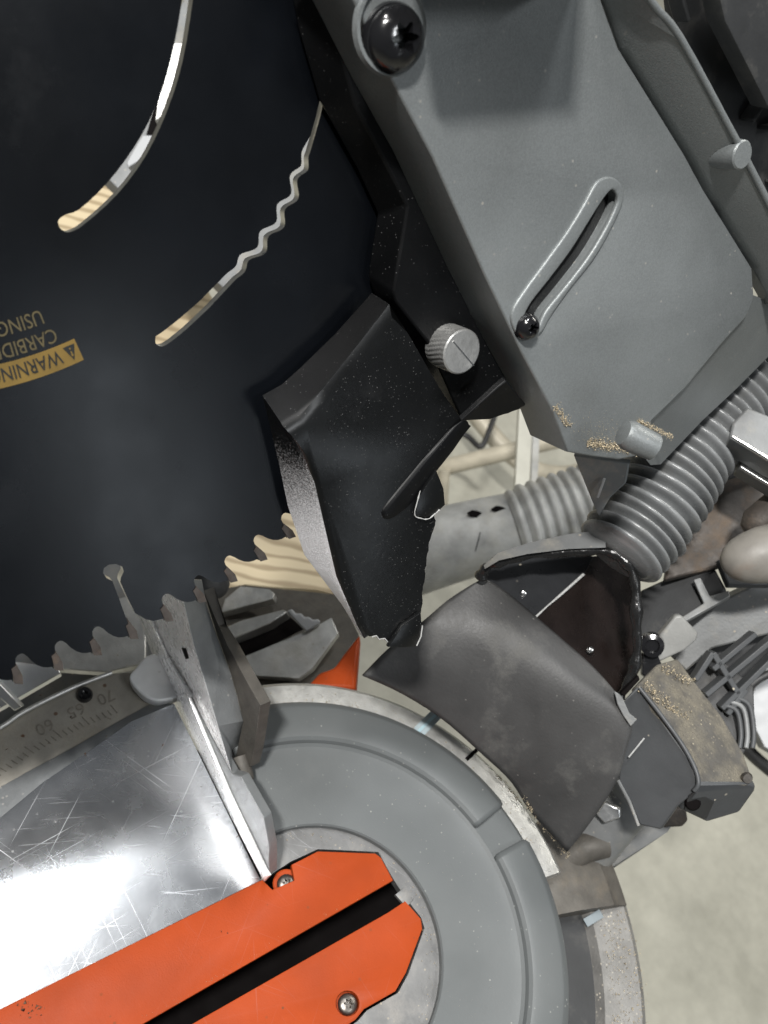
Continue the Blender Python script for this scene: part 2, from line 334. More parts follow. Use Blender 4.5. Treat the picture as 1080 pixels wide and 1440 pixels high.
def floor_mat():
    m = bpy.data.materials.new('worn_concrete'); m.use_nodes = True; nt = m.node_tree; N = nt.nodes; L = nt.links; b = N['Principled BSDF']
    tc = N.new('ShaderNodeTexCoord')
    n1 = N.new('ShaderNodeTexNoise'); n1.inputs['Scale'].default_value = 4.5; n1.inputs['Detail'].default_value = 9; n1.inputs['Roughness'].default_value = 0.62
    L.new(tc.outputs['Object'], n1.inputs['Vector'])
    rp = N.new('ShaderNodeValToRGB'); L.new(n1.outputs['Fac'], rp.inputs[0])
    rp.color_ramp.elements[0].position = 0.32; rp.color_ramp.elements[0].color = (0.35, 0.34, 0.28, 1)
    rp.color_ramp.elements[1].position = 0.66; rp.color_ramp.elements[1].color = (0.54, 0.525, 0.44, 1)
    n2 = N.new('ShaderNodeTexNoise'); n2.inputs['Scale'].default_value = 70; n2.inputs['Detail'].default_value = 5; L.new(tc.outputs['Object'], n2.inputs['Vector'])
    mx = N.new('ShaderNodeMix'); mx.data_type = 'RGBA'; mx.blend_type = 'MULTIPLY'; mx.inputs[0].default_value = 0.30
    L.new(rp.outputs[0], mx.inputs[6]); L.new(n2.outputs['Fac'], mx.inputs[7]); L.new(mx.outputs[2], b.inputs['Base Color'])
    b.inputs['Roughness'].default_value = 0.6
    bp = N.new('ShaderNodeBump'); bp.inputs['Strength'].default_value = 0.2; bp.inputs['Distance'].default_value = 0.004; L.new(n2.outputs['Fac'], bp.inputs['Height']); L.new(bp.outputs[0], b.inputs['Normal'])
    return m
M['concrete'] = floor_mat()

# ------------------------------------------------------------------ the floor
bm = bmesh.new()
for x, y in ((-6, -4), (4, -4), (4, 8), (-6, 8)): bm.verts.new((x, y, -0.72))
bm.faces.new(bm.verts)
floor = obj('floor', frombm(bm, 'floor'), M['concrete']); floor['kind'] = 'structure'
floor['label'] = 'worn beige concrete workshop floor'

# ------------------------------------------------------------------ the saw
saw = thing('miter_saw', 'grey and orange sliding miter saw with its black blade raised and broken guard', 'miter saw', (0, 0, -0.09))
TC = Vector((0.00525, 0.00884, 0))     # pivot of the turntable

# --- table
plate('table_top', T(0), [[(-600, 1717), (-600, 1600), (-380, 1420), (-170, 1268), (0, 1150), (60, 1100), (125, 1056), (185, 1014), (245, 989), (318, 1138), (367, 1238)]], 0.004, M['alu'], saw, 0.0003)
prism('table_edge', [(-170, 1265), (0, 1150.5), (60, 1100.5), (125, 1056.5), (185, 1014.5), (245, 989.5)], T(-0.0003), [(-170, 1215), (0, 1107), (43, 1083), (100, 1053), (150, 1024), (215, 988)], T(-0.0045), M['grey_metal'], saw)
plate('miter_scale', T(-0.005), [[(-170, 1260), (0, 1165), (100, 1085), (215, 1010), (200, 945), (157, 947), (100, 969), (33, 1002), (0, 1024), (-170, 1120)]], 0.004, M['scale'], saw, 0.0002)
scale_plate = bpy.data.objects['miter_scale']
tube('scale_lip', [T(-0.004).P(p) for p in smooth([(-90, 1071), (0, 1023), (33, 1001), (100, 968), (157, 946)], 4)], 0.0009, M['alu_dull'], scale_plate, 8)
sf = T(-0.0049)
def text_mesh(s, size, bold=0.0):
    cu = bpy.data.curves.new('t', 'FONT'); cu.body = s; cu.size = size; cu.align_x = 'CENTER'; cu.offset = bold; cu.fill_mode = 'FRONT' if hasattr(cu, 'fill_mode') else 'FRONT'
    cu.resolution_u = 3
    t = bpy.data.objects.new('t', cu); me = bpy.data.meshes.new_from_object(t); bpy.data.objects.remove(t); bpy.data.curves.remove(cu); me.materials.clear()
    return me
def flat_text(s, p, q, size, name, parent, mt, fr):
    """lettering centred at pixel p, reading towards pixel q"""
    me = text_mesh(s, size); a = Vector(fr.to2(p)); d = (Vector(fr.to2(q)) - a).normalized(); u = Vector((-d[1], d[0]))
    for v in me.vertices:
        k = a + d * v.co.x * 1.0 + u * (v.co.y - size * 0.34); v.co = fr.pt(k[0], k[1], 0.00012)
    return obj(name, me, mt, parent, None)
M['ink'] = mat('worn_engraving', (0.20, 0.18, 0.15), 0.6, 0, 0.3, 700)
for s, p, q in (('70', (149, 981), (128, 990)), ('65', (107, 1000), (86, 1009)), ('60', (63, 1023), (42, 1033))):
    flat_text(s, p, q, 0.0066, 'numeral', scale_plate, M['ink'], sf)
    a = Vector(sf.to2(p)); rd = (a - Vector((TC.x, TC.y))).normalized()
for k in range(26):      # degree ticks of the scale
    f = k / 25.0
    p = Vector((165 * (1 - f) + -30 * f, 1003 * (1 - f) + 1113 * f - 10 * math.sin(f * math.pi)))
    a = sf.P(p, 0.0001); d = (Vector((TC.x, TC.y, a.z)) - a).normalized(); ln = 0.0042 if k % 5 == 0 else 0.0026
    bar('scale_tick', a, a - d * ln, 0.00035, 0.0001, M['ink'], scale_plate, Z_, 0)
lathe('screw', T(-0.005).P((119, 978)), Z_, [(0.0, 0.0008), (0.0010, 0.0008), (0.0012, 0.0022), (0.0024, 0.0020), (0.0030, 0.0010), (0.0030, 0)], M['gloss_black'], scale_plate, 20)
# body of the base below the scale
slab('base_casting', [(-170, 1130, .44), (0, 1030, .425), (157, 950, .43), (225, 930, .43), (250, 740, .47), (-170, 800, .47)], 0.01, M['lit_grey'], saw)
slab('base_rib', [(-60, 985, .40), (22, 930, .41), (80, 938, .41), (86, 946, .41), (30, 978, .405), (-60, 1030, .39)], 0.004, M['alu_clean'], saw)
slab('base_rib', [(-20, 945, .395), (0, 962, .395), (30, 994, .395), (20, 1000, .395), (-20, 965, .395)], 0.004, M['alu_clean'], saw)
slab('base_wall', [(78, 940, .415), (70, 870, .43), (205, 830, .44), (205, 932, .42), (150, 945, .415)], 0.004, M['alu_dull'], saw)

# --- under the table: the turntable body, painted black for the shade down the kerf slot
lathe('turntable_body', TC, Z_, [(0, -0.075), (0.094, -0.075), (0.094, -0.05), (0, -0.05)], M['void'], saw, 64)
# --- metal recess behind the fence, around the inserts
plate('turntable_recess', T(-0.0022), [[(367, 1239), (372, 1200), (376, 1160), (430, 1140), (490, 1150), (550, 1185), (605, 1250), (635, 1350), (640, 1480), (600, 1600), (450, 1740), (70, 1740), (503, 1436), (516, 1421), (560, 1396), (574, 1370), (597, 1305), (592, 1290), (570, 1262), (553, 1236), (532, 1198), (447, 1194), (408, 1212)]], 0.004, M['floor_metal'], saw)
plate('recess_step', T(-0.0008), [[(556, 1258), (568, 1248), (582, 1264), (572, 1276)]], 0.002, M['floor_metal'], saw, 0.0002)
# --- the wide ring behind the fence
RC = Vector((0.0082, 0.0094, 0))
bowl = lathe('turntable_ring', RC, Z_, [(0.0435, -0.0080), (0.0435, 0.0006), (0.0441, 0.0012), (0.0560, 0.0008), (0.0690, 0.0009), (0.0728, 0.0016), (0.0740, 0.0024), (0.0745, -0.01)], M['ring'], saw, 110, -40, 178, X_, 22)
rimp_ = [(0.0741, -0.015), (0.0741, 0.0022), (0.0748, 0.0036), (0.0760, 0.0045), (0.0774, 0.0048), (0.0810, 0.0047), (0.0870, 0.0040), (0.0898, 0.0030), (0.0910, 0.0010), (0.0914, -0.002), (0.0914, -0.02)]
lathe('ring_rim', RC, Z_, rimp_, M['ring'], bowl, 80, -40, 89.5, X_, 22, 0.0022)
lathe('ring_rim', RC, Z_, rimp_, M['ring'], bowl, 60, 98.5, 178, X_, 22, 0.0022)
lathe('kerf_passage', RC, Z_, [(0.0738, 0.0004), (0.0890, 0.0004), (0.0905, -0.001), (0.0910, -0.018), (0.0738, -0.018)], M['ring'], bowl, 10, 88, 100, X_)
# notch cut across the ring
lathe('base_ring', RC, Z_, [(0.0916, -0.016), (0.0916, -0.0075), (0.097, -0.0068), (0.1015, -0.0075), (0.1035, -0.010), (0.1035, -0.03), (0.0916, -0.03)], M['alu_dull'], saw, 110, 80, 178, X_)
bar('ring_joint', T(-0.0066).P((656, 1068)), T(-0.0066).P((672, 1053)), 0.0016, 0.0006, M['void'], saw, Z_, 0)
bar('pointer_mark', T(-0.0062).P((588, 1030)), T(-0.0062).P((618, 1000)), 0.0050, 0.0005, mat('pale_paint', (0.42, 0.50, 0.53), 0.4), saw, Z_, 0.0001)
bar('ring_groove', T(-0.0056).P((588, 1029)), T(-0.0056).P((616, 1002)), 0.0012, 0.0005, mat('pale_blue_paint', (0.45, 0.62, 0.68), 0.4), saw, Z_, 0.0001)
lathe('base_skirt', TC, Z_, [(0.0915, -0.052), (0.0915, -0.032), (0.119, -0.032), (0.121, -0.028), (0.136, -0.027), (0.1395, -0.031), (0.1405, -0.05)], M['speckled'], saw, 70, 8, 72, X_, 25)
lathe('base_groove', TC, Z_, [(0.0918, -0.0300), (0.118, -0.0300), (0.118, -0.0312), (0.0918, -0.0312)], M['dark_grey'], saw, 70, 8, 78, X_)
lathe('base_shoulder', TC, Z_, [(0.0918, -0.05), (0.0918, -0.022), (0.112, -0.018), (0.128, -0.020), (0.137, -0.026), (0.140, -0.05)], M['brown_metal'], saw, 40, 71, 90, X_, 25)
bar('pointer_mark', V((823, 1298, .396)), V((846, 1284, .398)), 0.0034, 0.0006, mat('pale_paint', (0.16, 0.19, 0.205), 0.5), saw, Z_, 0.0001)

# --- kerf inserts
ins1 = plate('kerf_insert', T(0.0004), [[(-600, 1717), (0, 1419), (369, 1237), (383, 1251), (414, 1238), (410, 1216), (447, 1197), (528, 1200), (536, 1206), (553, 1238), (201, 1440), (-300, 1726)]], 0.003, M['orange'], saw, 0.0003)
ins2 = plate('kerf_insert', T(0.0004), [[(-230, 1733), (270, 1440), (546, 1283), (570, 1267), (592, 1292), (594, 1306), (571, 1368), (556, 1394), (512, 1419), (500, 1434), (60, 1720)], [(489 + 16.5 * math.cos(a * 0.3142), 1411 + 18 * math.sin(a * 0.3142)) for a in range(20)]], 0.003, M['orange'], saw, 0.0003)
def torx(p, fr, r, mt, parent, hgt=None, name='screw', lobes=6):
    """a domed screw with a star recess"""
    o = fr.P(p); n = fr.n; hgt = hgt or r * 0.5
    pr = [(r * 0.30, -hgt * 0.6), (r * 0.38, hgt * 0.95), (r * 0.6, hgt * 0.86), (r * 0.84, hgt * 0.58), (r * 0.97, hgt * 0.22), (r, -hgt * 0.3)]
    bm = bmesh.new(); rows = []; seg = 36; x = fr.x; y = fr.y
    for k in range(seg):
        a = 2 * math.pi * k / seg; d = x * math.cos(a) + y * math.sin(a); st = 1 + 0.28 * math.cos(lobes * a)
        rows.append([bm.verts.new(o + d * rr * (st if i < 2 else 1) + n * h) for i, (rr, h) in enumerate(pr)])
    for k in range(seg):
        A, C = rows[k], rows[(k + 1) % seg]
        for i in range(len(pr) - 1): bm.faces.new((A[i], C[i], C[i + 1], A[i + 1]))
    bm.faces.new([q[0] for q in rows])
    return obj(name, frombm(bm, name), mt, parent, 40)
for ins, p in ((ins1, (403, 1243)), (ins2, (489, 1412))):
    torx(p, T(-0.0012), 0.0034, M['steel'], ins, 0.0011)
    lathe('screw_recess', T(-0.0022).P(p), Z_, [(0.0, 0.0), (0.0046, 0.0), (0.0050, 0.0003)], M['orange'], ins, 24)
# --- bright strip at the lower edge of the picture

# --- fence
def at_y(p, y): r = ray(p); return CAM + r * ((y - CAM.y) / r.y)
plate('fence_base', FY(0.0022), [[(246, 989), (318, 1137), (371, 1240), (378, 1232), (373, 1225), (322, 1117), (262, 975), (251, 978)]], 0.0012, M['alu_fence'], saw, 0.0003)
plate('fence_upright', FY(0.0027), [[(248, 987), (269, 980), (232, 920), (207, 862), (200, 835), (180, 835), (192, 861), (213, 918), (241, 972)]], 0.0010, M['alu_fence'], saw, 0.0003)
prism('fence_foot', [(262, 976), (326, 1088), (339, 1092), (371, 1150), (379, 1190), (378, 1230), (373, 1226), (322, 1118)], FY(0.0035), [(275, 972), (336, 1082), (350, 1086), (382, 1142), (390, 1184), (390, 1222), (384, 1218), (334, 1110)], FY(0.0080), M['grey_metal'], saw, 0.0004)
f2, f2b = FY(0.0038), FY(0.0150)
sl = loft('sliding_fence', [[f2.P(p) for p in [(252, 815), (259, 848), (272, 905), (289, 962), (306, 1020), (327, 1089), (269, 980), (232, 920), (207, 862), (196, 815)]],
      [f2b.P(p) for p in [(284, 815), (290, 848), (305, 893), (326, 949), (342, 1014), (332, 1067), (290, 985), (250, 905), (230, 860), (220, 815)]]], M['alu_fence'], saw, 0.0003)
sl.data.materials.append(M['grey_metal'])
for p in sl.data.polygons:
    if len(p.vertices) == 4 and max(v % 10 for v in p.vertices) <= 5: p.material_index = 1
rib_px = [(286, 830, .0152), (303, 882, .0155), (322, 912, .0156), (345, 955, .0156), (366, 992, .0156), (358, 1050, .0150), (352, 1078, .0135), (337, 1086, .0125), (331, 1066, .0128), (342, 1014, .0150), (326, 949, .0152), (305, 893, .0152)]
loft('fence_rib', [[at_y(p, p[2]) for p in rib_px], [at_y(p, p[2]) + Vector((0, 0.004, 0)) for p in rib_px]], M['brown_metal'], saw, 0.0004)
lathe('fence_bolt', at_y((341, 1079), 0.0118), (CU * 0.3 - CW + CC * 0.25), [(0, 0.006), (0.0022, 0.006), (0.0032, 0.0045), (0.0034, -0.004)], M['brown_metal'], saw, 16)
prism('fence_lug', smooth([(182, 955), (192, 938), (207, 922), (224, 922), (240, 955), (256, 968), (250, 979), (226, 985), (204, 979)], 3, True), T(0.003), smooth([(183, 962), (192, 946), (208, 930), (226, 930), (242, 962), (256, 974), (249, 987), (224, 993), (203, 987)], 3, True), T(-0.003), M['alu_matte'], saw, 0.0008)
plate('fence_slot', FY(0.0036), [[(255, 911), (261, 912), (265, 926), (261, 927)]], 0.0002, M['void'], sl)

# --- blade: a hundred teeth, one expansion keyhole and two damping slots in view
fb = B(0)
outer = []
NT = 100
t0 = -3.65
keyhole_px = [(183, 884), (176, 866), (166, 838), (158, 817), (150, 813), (145, 806), (146, 799), (153, 794), (163, 793), (172, 797), (174, 804), (170, 812), (169, 818), (178, 838), (187, 856), (190, 862)]
for k in range(NT):
    t = t0 + 3.6 * k
    if k == 3:
        outer += [fb.to2(p) for p in keyhole_px]
        rest = [(0.95, 156.0), (1.6, 157.6), (2.4, 158.2), (2.5, 159.0), (2.58, 155.4), (2.93, 154.9)]
    else:
        rest = [(-0.62, 153.7), (-0.55, 152.6), (-0.32, 151.9), (-0.02, 151.7), (0.22, 152.0), (0.50, 153.1), (0.80, 154.8), (1.2, 156.4), (1.6, 157.4), (2.05, 158.0), (2.4, 158.2), (2.5, 159.0), (2.58, 155.4), (2.93, 154.9)]
    outer += [BP(t + a, r / 1000) for a, r in rest]
slot1 = [fb.to2(p) for p in smooth([(82, 310), (84, 320), (92, 326), (102, 325), (120, 314), (165, 273), (205, 219), (236, 153), (257, 85), (271, 0), (276, -60), (262, -62), (256, 0), (241, 80), (219, 150), (188, 208), (150, 258), (112, 294), (92, 302)], 3, True)]
def wavy():
    left, right = [], []
    n = 46
    for i in range(n + 1):
        f = i / n
        c = Vector((326, 388)) * (1 - f) + Vector((431, 212)) * f + Vector((0.83, 0.55)) * 16 * math.sin(f * math.pi)
        w = 7.6 - 2.0 * f; a = 5.5 * math.sin(f * 2 * math.pi * 4.6 + 0.4) * min(1, f * 7) * min(1, (1 - f) * 9)
        nrm = Vector((0.85, 0.52))
        left.append(tuple(c + nrm * (a - w))); right.append(tuple(c + nrm * (a + w)))
    return left, right
wl, wr = wavy()
slot2 = [fb.to2(p) for p in smooth([(219, 473), (219, 483), (227, 487), (238, 482), (262, 463), (295, 432)], 3) + wr + [(443, 190), (450, 165), (455, 142), (450, 140), (444, 165), (437, 190)] + wl[::-1] + smooth([(280, 424), (250, 450), (228, 467)], 3)]
bore = [(BC[0] + 0.0127 * math.cos(a * math.pi / 16), BC[1] + 0.0127 * math.sin(a * math.pi / 16)) for a in range(32)]
blade = plate('saw_blade', fb, [outer, slot1, slot2, bore], 0.0022, M['blade'], saw, 0.0, px=False, side=M['cut'])
car = [(-1.06, 155.2), (-0.55, 154.5), (-0.24, 157.8), (-0.33, 160.2), (-1.02, 159.3)]
for k in range(-2, 10):
    t = t0 + 3.6 * k
    plate('carbide_tip', B(0.0004), [[BP(t + a, r / 1000) for a, r in car]], 0.0030, M['carbide'], blade, 0.0, px=False)
# print on the blade: follows the rim, read from the arbor outwards
flab = B(0.00012)
a_r = 13.0
band = [BP(a, 0.0853) for a in [a_r - 0.0 - i * 1.0 for i in range(46)]] + [BP(a, 0.0800) for a in [a_r - 45 + i * 1.0 for i in range(46)]]
plate('warning_band', flab, [band], 0.0001, M['yellow'], blade, 0.0, px=False)
def arc_text(s, deg_right, r_base, size, mt, h, name='lettering', stretch=1.0):
    me = text_mesh(s, size, 0.00002); x0 = min(v.co.x for v in me.vertices); f = B(h)
    for v in me.vertices:
        a = deg_right - math.degrees((v.co.x - x0) * stretch / r_base); q = BP(a, r_base + v.co.y); v.co = f.pt(q[0], q[1])
    return obj(name, me, mt, blade, None)
arc_text('WARNING', 10.1, 0.0809, 0.0045, M['dark_print'], 0.00026, stretch=0.72)
arc_text('CARBIDE', 10.6, 0.0759, 0.0046, M['print'], 0.00020, stretch=0.74)
arc_text('USING C', 9.6, 0.0711, 0.0046, M['print'], 0.00020, stretch=0.74)
tri = [BP(10.75, 0.0809), BP(12.65, 0.0809), BP(11.7, 0.0844)]
plate('warning_triangle', B(0.00024), [tri], 0.0001, M['dark_print'], blade, 0.0, px=False)
plate('exclamation_mark', B(0.00034), [[BP(11.62, 0.0822), BP(11.78, 0.0822), BP(11.85, 0.0834), BP(11.55, 0.0834)]], 0.0001, M['yellow'], blade, 0.0, px=False)
plate('exclamation_mark', B(0.00034), [[BP(11.6, 0.0814), BP(11.8, 0.0814), BP(11.8, 0.0818), BP(11.6, 0.0818)]], 0.0001, M['yellow'], blade, 0.0, px=False)

# --- black bracket between guard and blade
prism('guard_bracket', [(452, -60), (470, 40), (500, 150), (545, 235), (573, 290), (563, 350), (553, 410), (556, 424), (600, 480), (628, 541), (650, 592), (690, 590), (760, 566), (820, 430), (700, 100), (560, -60)], B(0.012),
      [(400, -60), (418, 40), (447, 140), (500, 235), (530, 300), (522, 350), (517, 388), (524, 410), (570, 470), (600, 530), (625, 580), (665, 580), (730, 560), (780, 420), (660, 100), (520, -60)], B(0.002), M['black'], saw, 0.0006)
slab('bracket_flange', [(648, 593, .262), (700, 545, .262), (712, 535, .262), (740, 570, .27), (715, 582, .272), (685, 588, .272)], 0.002, M['black'], saw, 0.0004)

# --- the broken deflector of the dust collection
def sc(p, h0, h1):      # where a point standing square behind p shows
    k = (0.2171 - h0) / (0.2171 - h1); return (-482 + (p[0] + 482) * k, 43 + (p[1] - 43) * k)
face = [(548, 429), (496, 497), (457, 547), (422, 590), (400, 604), (428, 640), (446, 680), (461, 745), (476, 812), (503, 882), (511, 897),
        (520, 896), (527, 894), (533, 899), (541, 897), (547, 905), (556, 894), (566, 880), (592, 862), (594, 840), (597, 819), (600, 790), (603, 768), (607, 752), (612, 738), (611, 722), (604, 706), (612, 664), (635, 632), (663, 598), (650, 590), (620, 547), (573, 466)]
back = [(523, 412), (472, 469), (425, 515), (396, 541), (369, 556), (381, 605), (393, 655), (405, 712), (428, 780), (482, 852), (507, 893)]
torn = []                                      # the torn edge: ragged between the traced points
for a, b in zip(face[11:29], face[12:29] + [face[28]]):
    torn.append(a); ln = math.hypot(b[0] - a[0], b[1] - a[1])
    for k in range(1, int(ln / 5)):
        f = k / int(ln / 5); torn.append((a[0] + (b[0] - a[0]) * f + random.uniform(-1.8, 1.4), a[1] + (b[1] - a[1]) * f + random.uniform(-1, 1)))
tail = face[29:]; face = face[:11] + torn + tail; NE = 11 + len(torn)
back += [sc(p, 0.014, 0.0125) for p in torn] + [sc(p, 0.014, 0.005) for p in tail]
fr14, fr3, fr12 = B(0.014), B(0.004), B(0.0125)
ring_b = [fr3.P(p) for p in back[:11]] + [fr12.P(p) for p in back[11:NE]] + [B(0.005).P(p) for p in back[NE:]]
ring_f = [fr14.P(p) for p in face]
cen = sum(ring_f, Vector()) / len(ring_f)
ring_m = [a.lerp(b, 0.10) + BN * 0.0006 if i < 11 else a.lerp(b, 0.3) for i, (a, b) in enumerate(zip(ring_f, ring_b))]
ring_i = [a.lerp(cen, 0.045) + BN * 0.0004 if i < 11 else a.lerp(cen, 0.006) for i, a in enumerate(ring_f)]
ring_n = [a.lerp(b, 0.28) + BN * 0.0009 if i < 11 else a.lerp(b, 0.6) for i, (a, b) in enumerate(zip(ring_f, ring_b))]
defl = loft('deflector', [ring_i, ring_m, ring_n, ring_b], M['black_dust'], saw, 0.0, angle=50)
defl.data.materials.append(lit_wall_mat()); defl.data.materials.append(M['black'])
for p in defl.data.polygons:          # the end wall with its painted-in light
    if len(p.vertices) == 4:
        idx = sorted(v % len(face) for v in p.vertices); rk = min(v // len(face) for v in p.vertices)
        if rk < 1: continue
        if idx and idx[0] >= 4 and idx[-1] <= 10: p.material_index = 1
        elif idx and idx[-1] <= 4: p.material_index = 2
prism('deflector_fold', smooth([(640, 598), (652, 596), (600, 668), (570, 706), (548, 726), (541, 720), (556, 700)], 2, True), B(0.0149), smooth([(632, 602), (662, 600), (606, 674), (576, 714), (545, 733), (533, 722), (548, 698)], 2, True), B(0.0138), M['black'], defl, 0.0006)
plate('shard', B(0.0152), [[(614, 662), (624, 687), (626, 710), (616, 720), (599, 728), (584, 725), (588, 700)]], 0.0014, M['black_dust'], defl, 0.0002)
plate('shard', B(0.0156), [[(592, 862), (594, 888), (586, 909), (566, 911), (546, 910), (556, 895), (566, 880)]], 0.0014, M['black_dust'], defl, 0.0002)
tube('fracture_edge', [B(0.0153).P(p) for p in smooth([(591, 690), (587, 705), (583, 724), (592, 729), (602, 730), (610, 724), (618, 717)], 3)], lambda f: 0.00008 + 0.00026 * abs(math.sin(f * 17) * math.sin(f * 41 + 1)), M['frac'], defl, 6)
tube('fracture_edge', [B(0.0141).P(p) for p in [(523, 896), (529, 894), (533, 899), (541, 898), (546, 904)]], 0.0002, M['frac'], defl, 6)
tube('fracture_edge', [B(0.0157).P(p) for p in [(594, 880), (592, 895), (586, 908)]], 0.0002, M['frac'], defl, 6)

# --- knurled thumb knob
kb = B(0.0188); ko = kb.P((650, 495)) - BN * 0.0188 + BN * 0.0
bm = bmesh.new(); rows = []
for hrow in range(9):
    hh = 0.0105 + (0.0185 - 0.0105) * hrow / 8; row = []
    for k in range(120):
        a = 2 * math.pi * k / 120; rr = 0.0060 + (0.00012 if (k + hrow) % 4 < 2 else -0.00012) * (0 if hrow in (0, 8) else 1)
        row.append(bm.verts.new(ko + (Y_ * math.cos(a) + BS * math.sin(a)) * rr + BN * hh))
    rows.append(row)
for A, C in zip(rows[:-1], rows[1:]):
    for k in range(120): bm.faces.new((A[k], A[(k + 1) % 120], C[(k + 1) % 120], C[k]))
cap = [bm.verts.new(ko + (Y_ * math.cos(2 * math.pi * k / 120) + BS * math.sin(2 * math.pi * k / 120)) * 0.0056 + BN * 0.0188) for k in range(120)]
for k in range(120): bm.faces.new((rows[-1][k], rows[-1][(k + 1) % 120], cap[(k + 1) % 120], cap[k]))
bm.faces.new(cap)
knob = obj('thumb_knob', frombm(bm, 'thumb_knob'), M['knurl'], saw, 30)
q0, q1 = kb.P((637, 480)), kb.P((666, 514))
bar('turning_mark', q0 + BN * 0.0001, q1 + BN * 0.0001, 0.0003, 0.0002, M['chrome'], knob, BN, 0)

# --- grey upper guard
hp = 0.028; fp = B(hp)
gface = [(452, -80), (497, 0), (551, 113), (608, 220), (683, 390), (734, 497), (778, 580), (798, 636), (830, 642), (870, 647), (905, 640), (917, 592), (965, 545), (1017, 482), (1050, 446), (1061, 420), (1058, 377), (1024, 322), (990, 267), (963, 217), (870, 67), (846, 0), (815, -80)]
hole = smooth([(862, 267), (869, 277), (867, 290), (853, 320), (827, 363), (793, 407), (768, 438), (756, 462), (742, 460), (738, 446), (748, 425), (770, 397), (803, 353), (830, 310), (850, 279)], 3, True)
guard = plate('upper_guard', fp, [gface, hole], 0.0165, M['paint'], saw, 0.0007, res=2)
rim_o = smooth([(720, 440), (741, 405), (760, 379), (797, 328), (820, 291), (837, 260), (850, 250), (864, 250), (876, 262), (877, 284), (863, 317), (837, 363), (803, 406), (776, 444), (762, 468), (744, 478), (726, 468)], 4, True)
plate('slot_rim', B(hp + 0.0008), [rim_o, hole], 0.0016, M['paint'], guard, 0.0006, res=3)
plate('slot_backing', B(hp - 0.0036), [[(770, 250), (885, 250), (880, 320), (780, 470), (745, 470), (735, 440)]], 0.001, M['gloss_black'], guard)
torx((553, 54), B(hp + 0.0005), 0.0071, M['gloss_black'], guard, 0.0048)
lathe('screw_seat', B(hp).P((551, 40)), BN, [(0.0078, -0.0004), (0.0082, 0.0008), (0.0090, 0.0008), (0.0094, -0.0004)], M['paint'], guard, 48)
torx((739, 459), B(hp + 0.0003), 0.0037, M['gloss_black'], guard, 0.0034)
# lower right bevel of the guard and its rim
loft('guard_bevel', [[B(hp - 0.0009).P((p[0] - 9, p[1] - 8)) for p in [(905, 639), (917, 592), (965, 545), (1017, 482), (1050, 446), (1061, 420)]], [B(0.016).P(p) for p in [(915, 654), (929, 653), (987, 592), (1034, 548), (1090, 492), (1120, 440)]]], M['paint'], guard, 0, (False, False), False)
loft('guard_bevel', [[B(0.016).P(p) for p in [(927, 653), (987, 592), (1034, 548), (1090, 492), (1120, 440)]], [B(0.006).P(p) for p in [(905, 645), (965, 590), (1010, 545), (1060, 490), (1090, 440)]]], M['dark_grey'], guard, 0, (False, False), False)
b0, b1 = V((888, 614, .2685)), V((930, 634, .2715))
lathe('guard_boss', b0, (b1 - b0), [(0.0, 0.0080), (0.0030, 0.0080), (0.0038, 0.0074), (0.0042, -0.001), (0.0034, -0.0028), (0.0, -0.0034)], M['paint'], guard, 28)
# raised wall, ridge and boss on the motor side
wall_b = [(815, -80), (846, 0), (870, 67), (963, 217), (990, 267), (1024, 322), (1058, 377), (1085, 425)]
wall_t = [(868, -80), (912, 2), (952, 52), (1030, 195), (1053, 240), (1082, 297), (1120, 365), (1150, 420)]
loft('guard_wall', [[B(hp - 0.006).P((p[0] - 12, p[1] + 4)) for p in wall_b], [B(hp - 0.0008).P(p) for p in wall_b], [B(hp + 0.0022).P((p[0] + 16, p[1])) for p in wall_b], [B(hp + 0.0105).P(p) for p in wall_t], [B(hp + 0.0105).P((p[0] + 10, p[1] - 3)) for p in wall_t], [B(hp - 0.012).P((p[0] - 40, p[1])) for p in wall_t]], M['paint'], guard, 0.0004, (False, False), False)
tube('guard_ridge', [B(hp + 0.0107).P((p[0] + 4, p[1])) for p in smooth(wall_t, 4)], 0.0009, M['paint'], guard, 10)
bo = B(hp + 0.0118).P((1045, 218))
lathe('guard_boss', bo, BN, [(0.0, 0.0), (0.0034, 0.0), (0.0038, -0.0004), (0.0044, -0.012)], M['paint'], guard, 32)
plate('motor_cover', B(hp - 0.004), [[(935, -120), (1300, -120), (1300, 520), (1130, 470), (1040, 330), (960, 100)]], 0.004, M['dark_grey'], saw, 0.0006)
for a, b in (((960, 30), (940, -40)), ((1050, 170), (1075, 130)), ((1075, 180), (1130, 170)), ((1085, 255), (1140, 262))):
    bar('cover_rib', B(hp - 0.0015).P(a), B(hp - 0.0015).P(b), 0.0012, 0.005, M['dark_grey'], saw, BN)
prism('shadow_block', [(585, -190), (850, -190), (838, -30), (612, -30)], B(hp + 0.024), [(560, -200), (830, -200), (812, -32), (588, -32)], B(hp - 0.002), M['paint'], saw, 0.002)  # unseen block, added to cast a shadow over the top of the guard
plate('motor_housing', B(hp + 0.012), [[(985, -120), (1300, -120), (1300, 200), (1080, 150), (1020, 30)]], 0.006, M['dark_grey'], saw, 0.001)

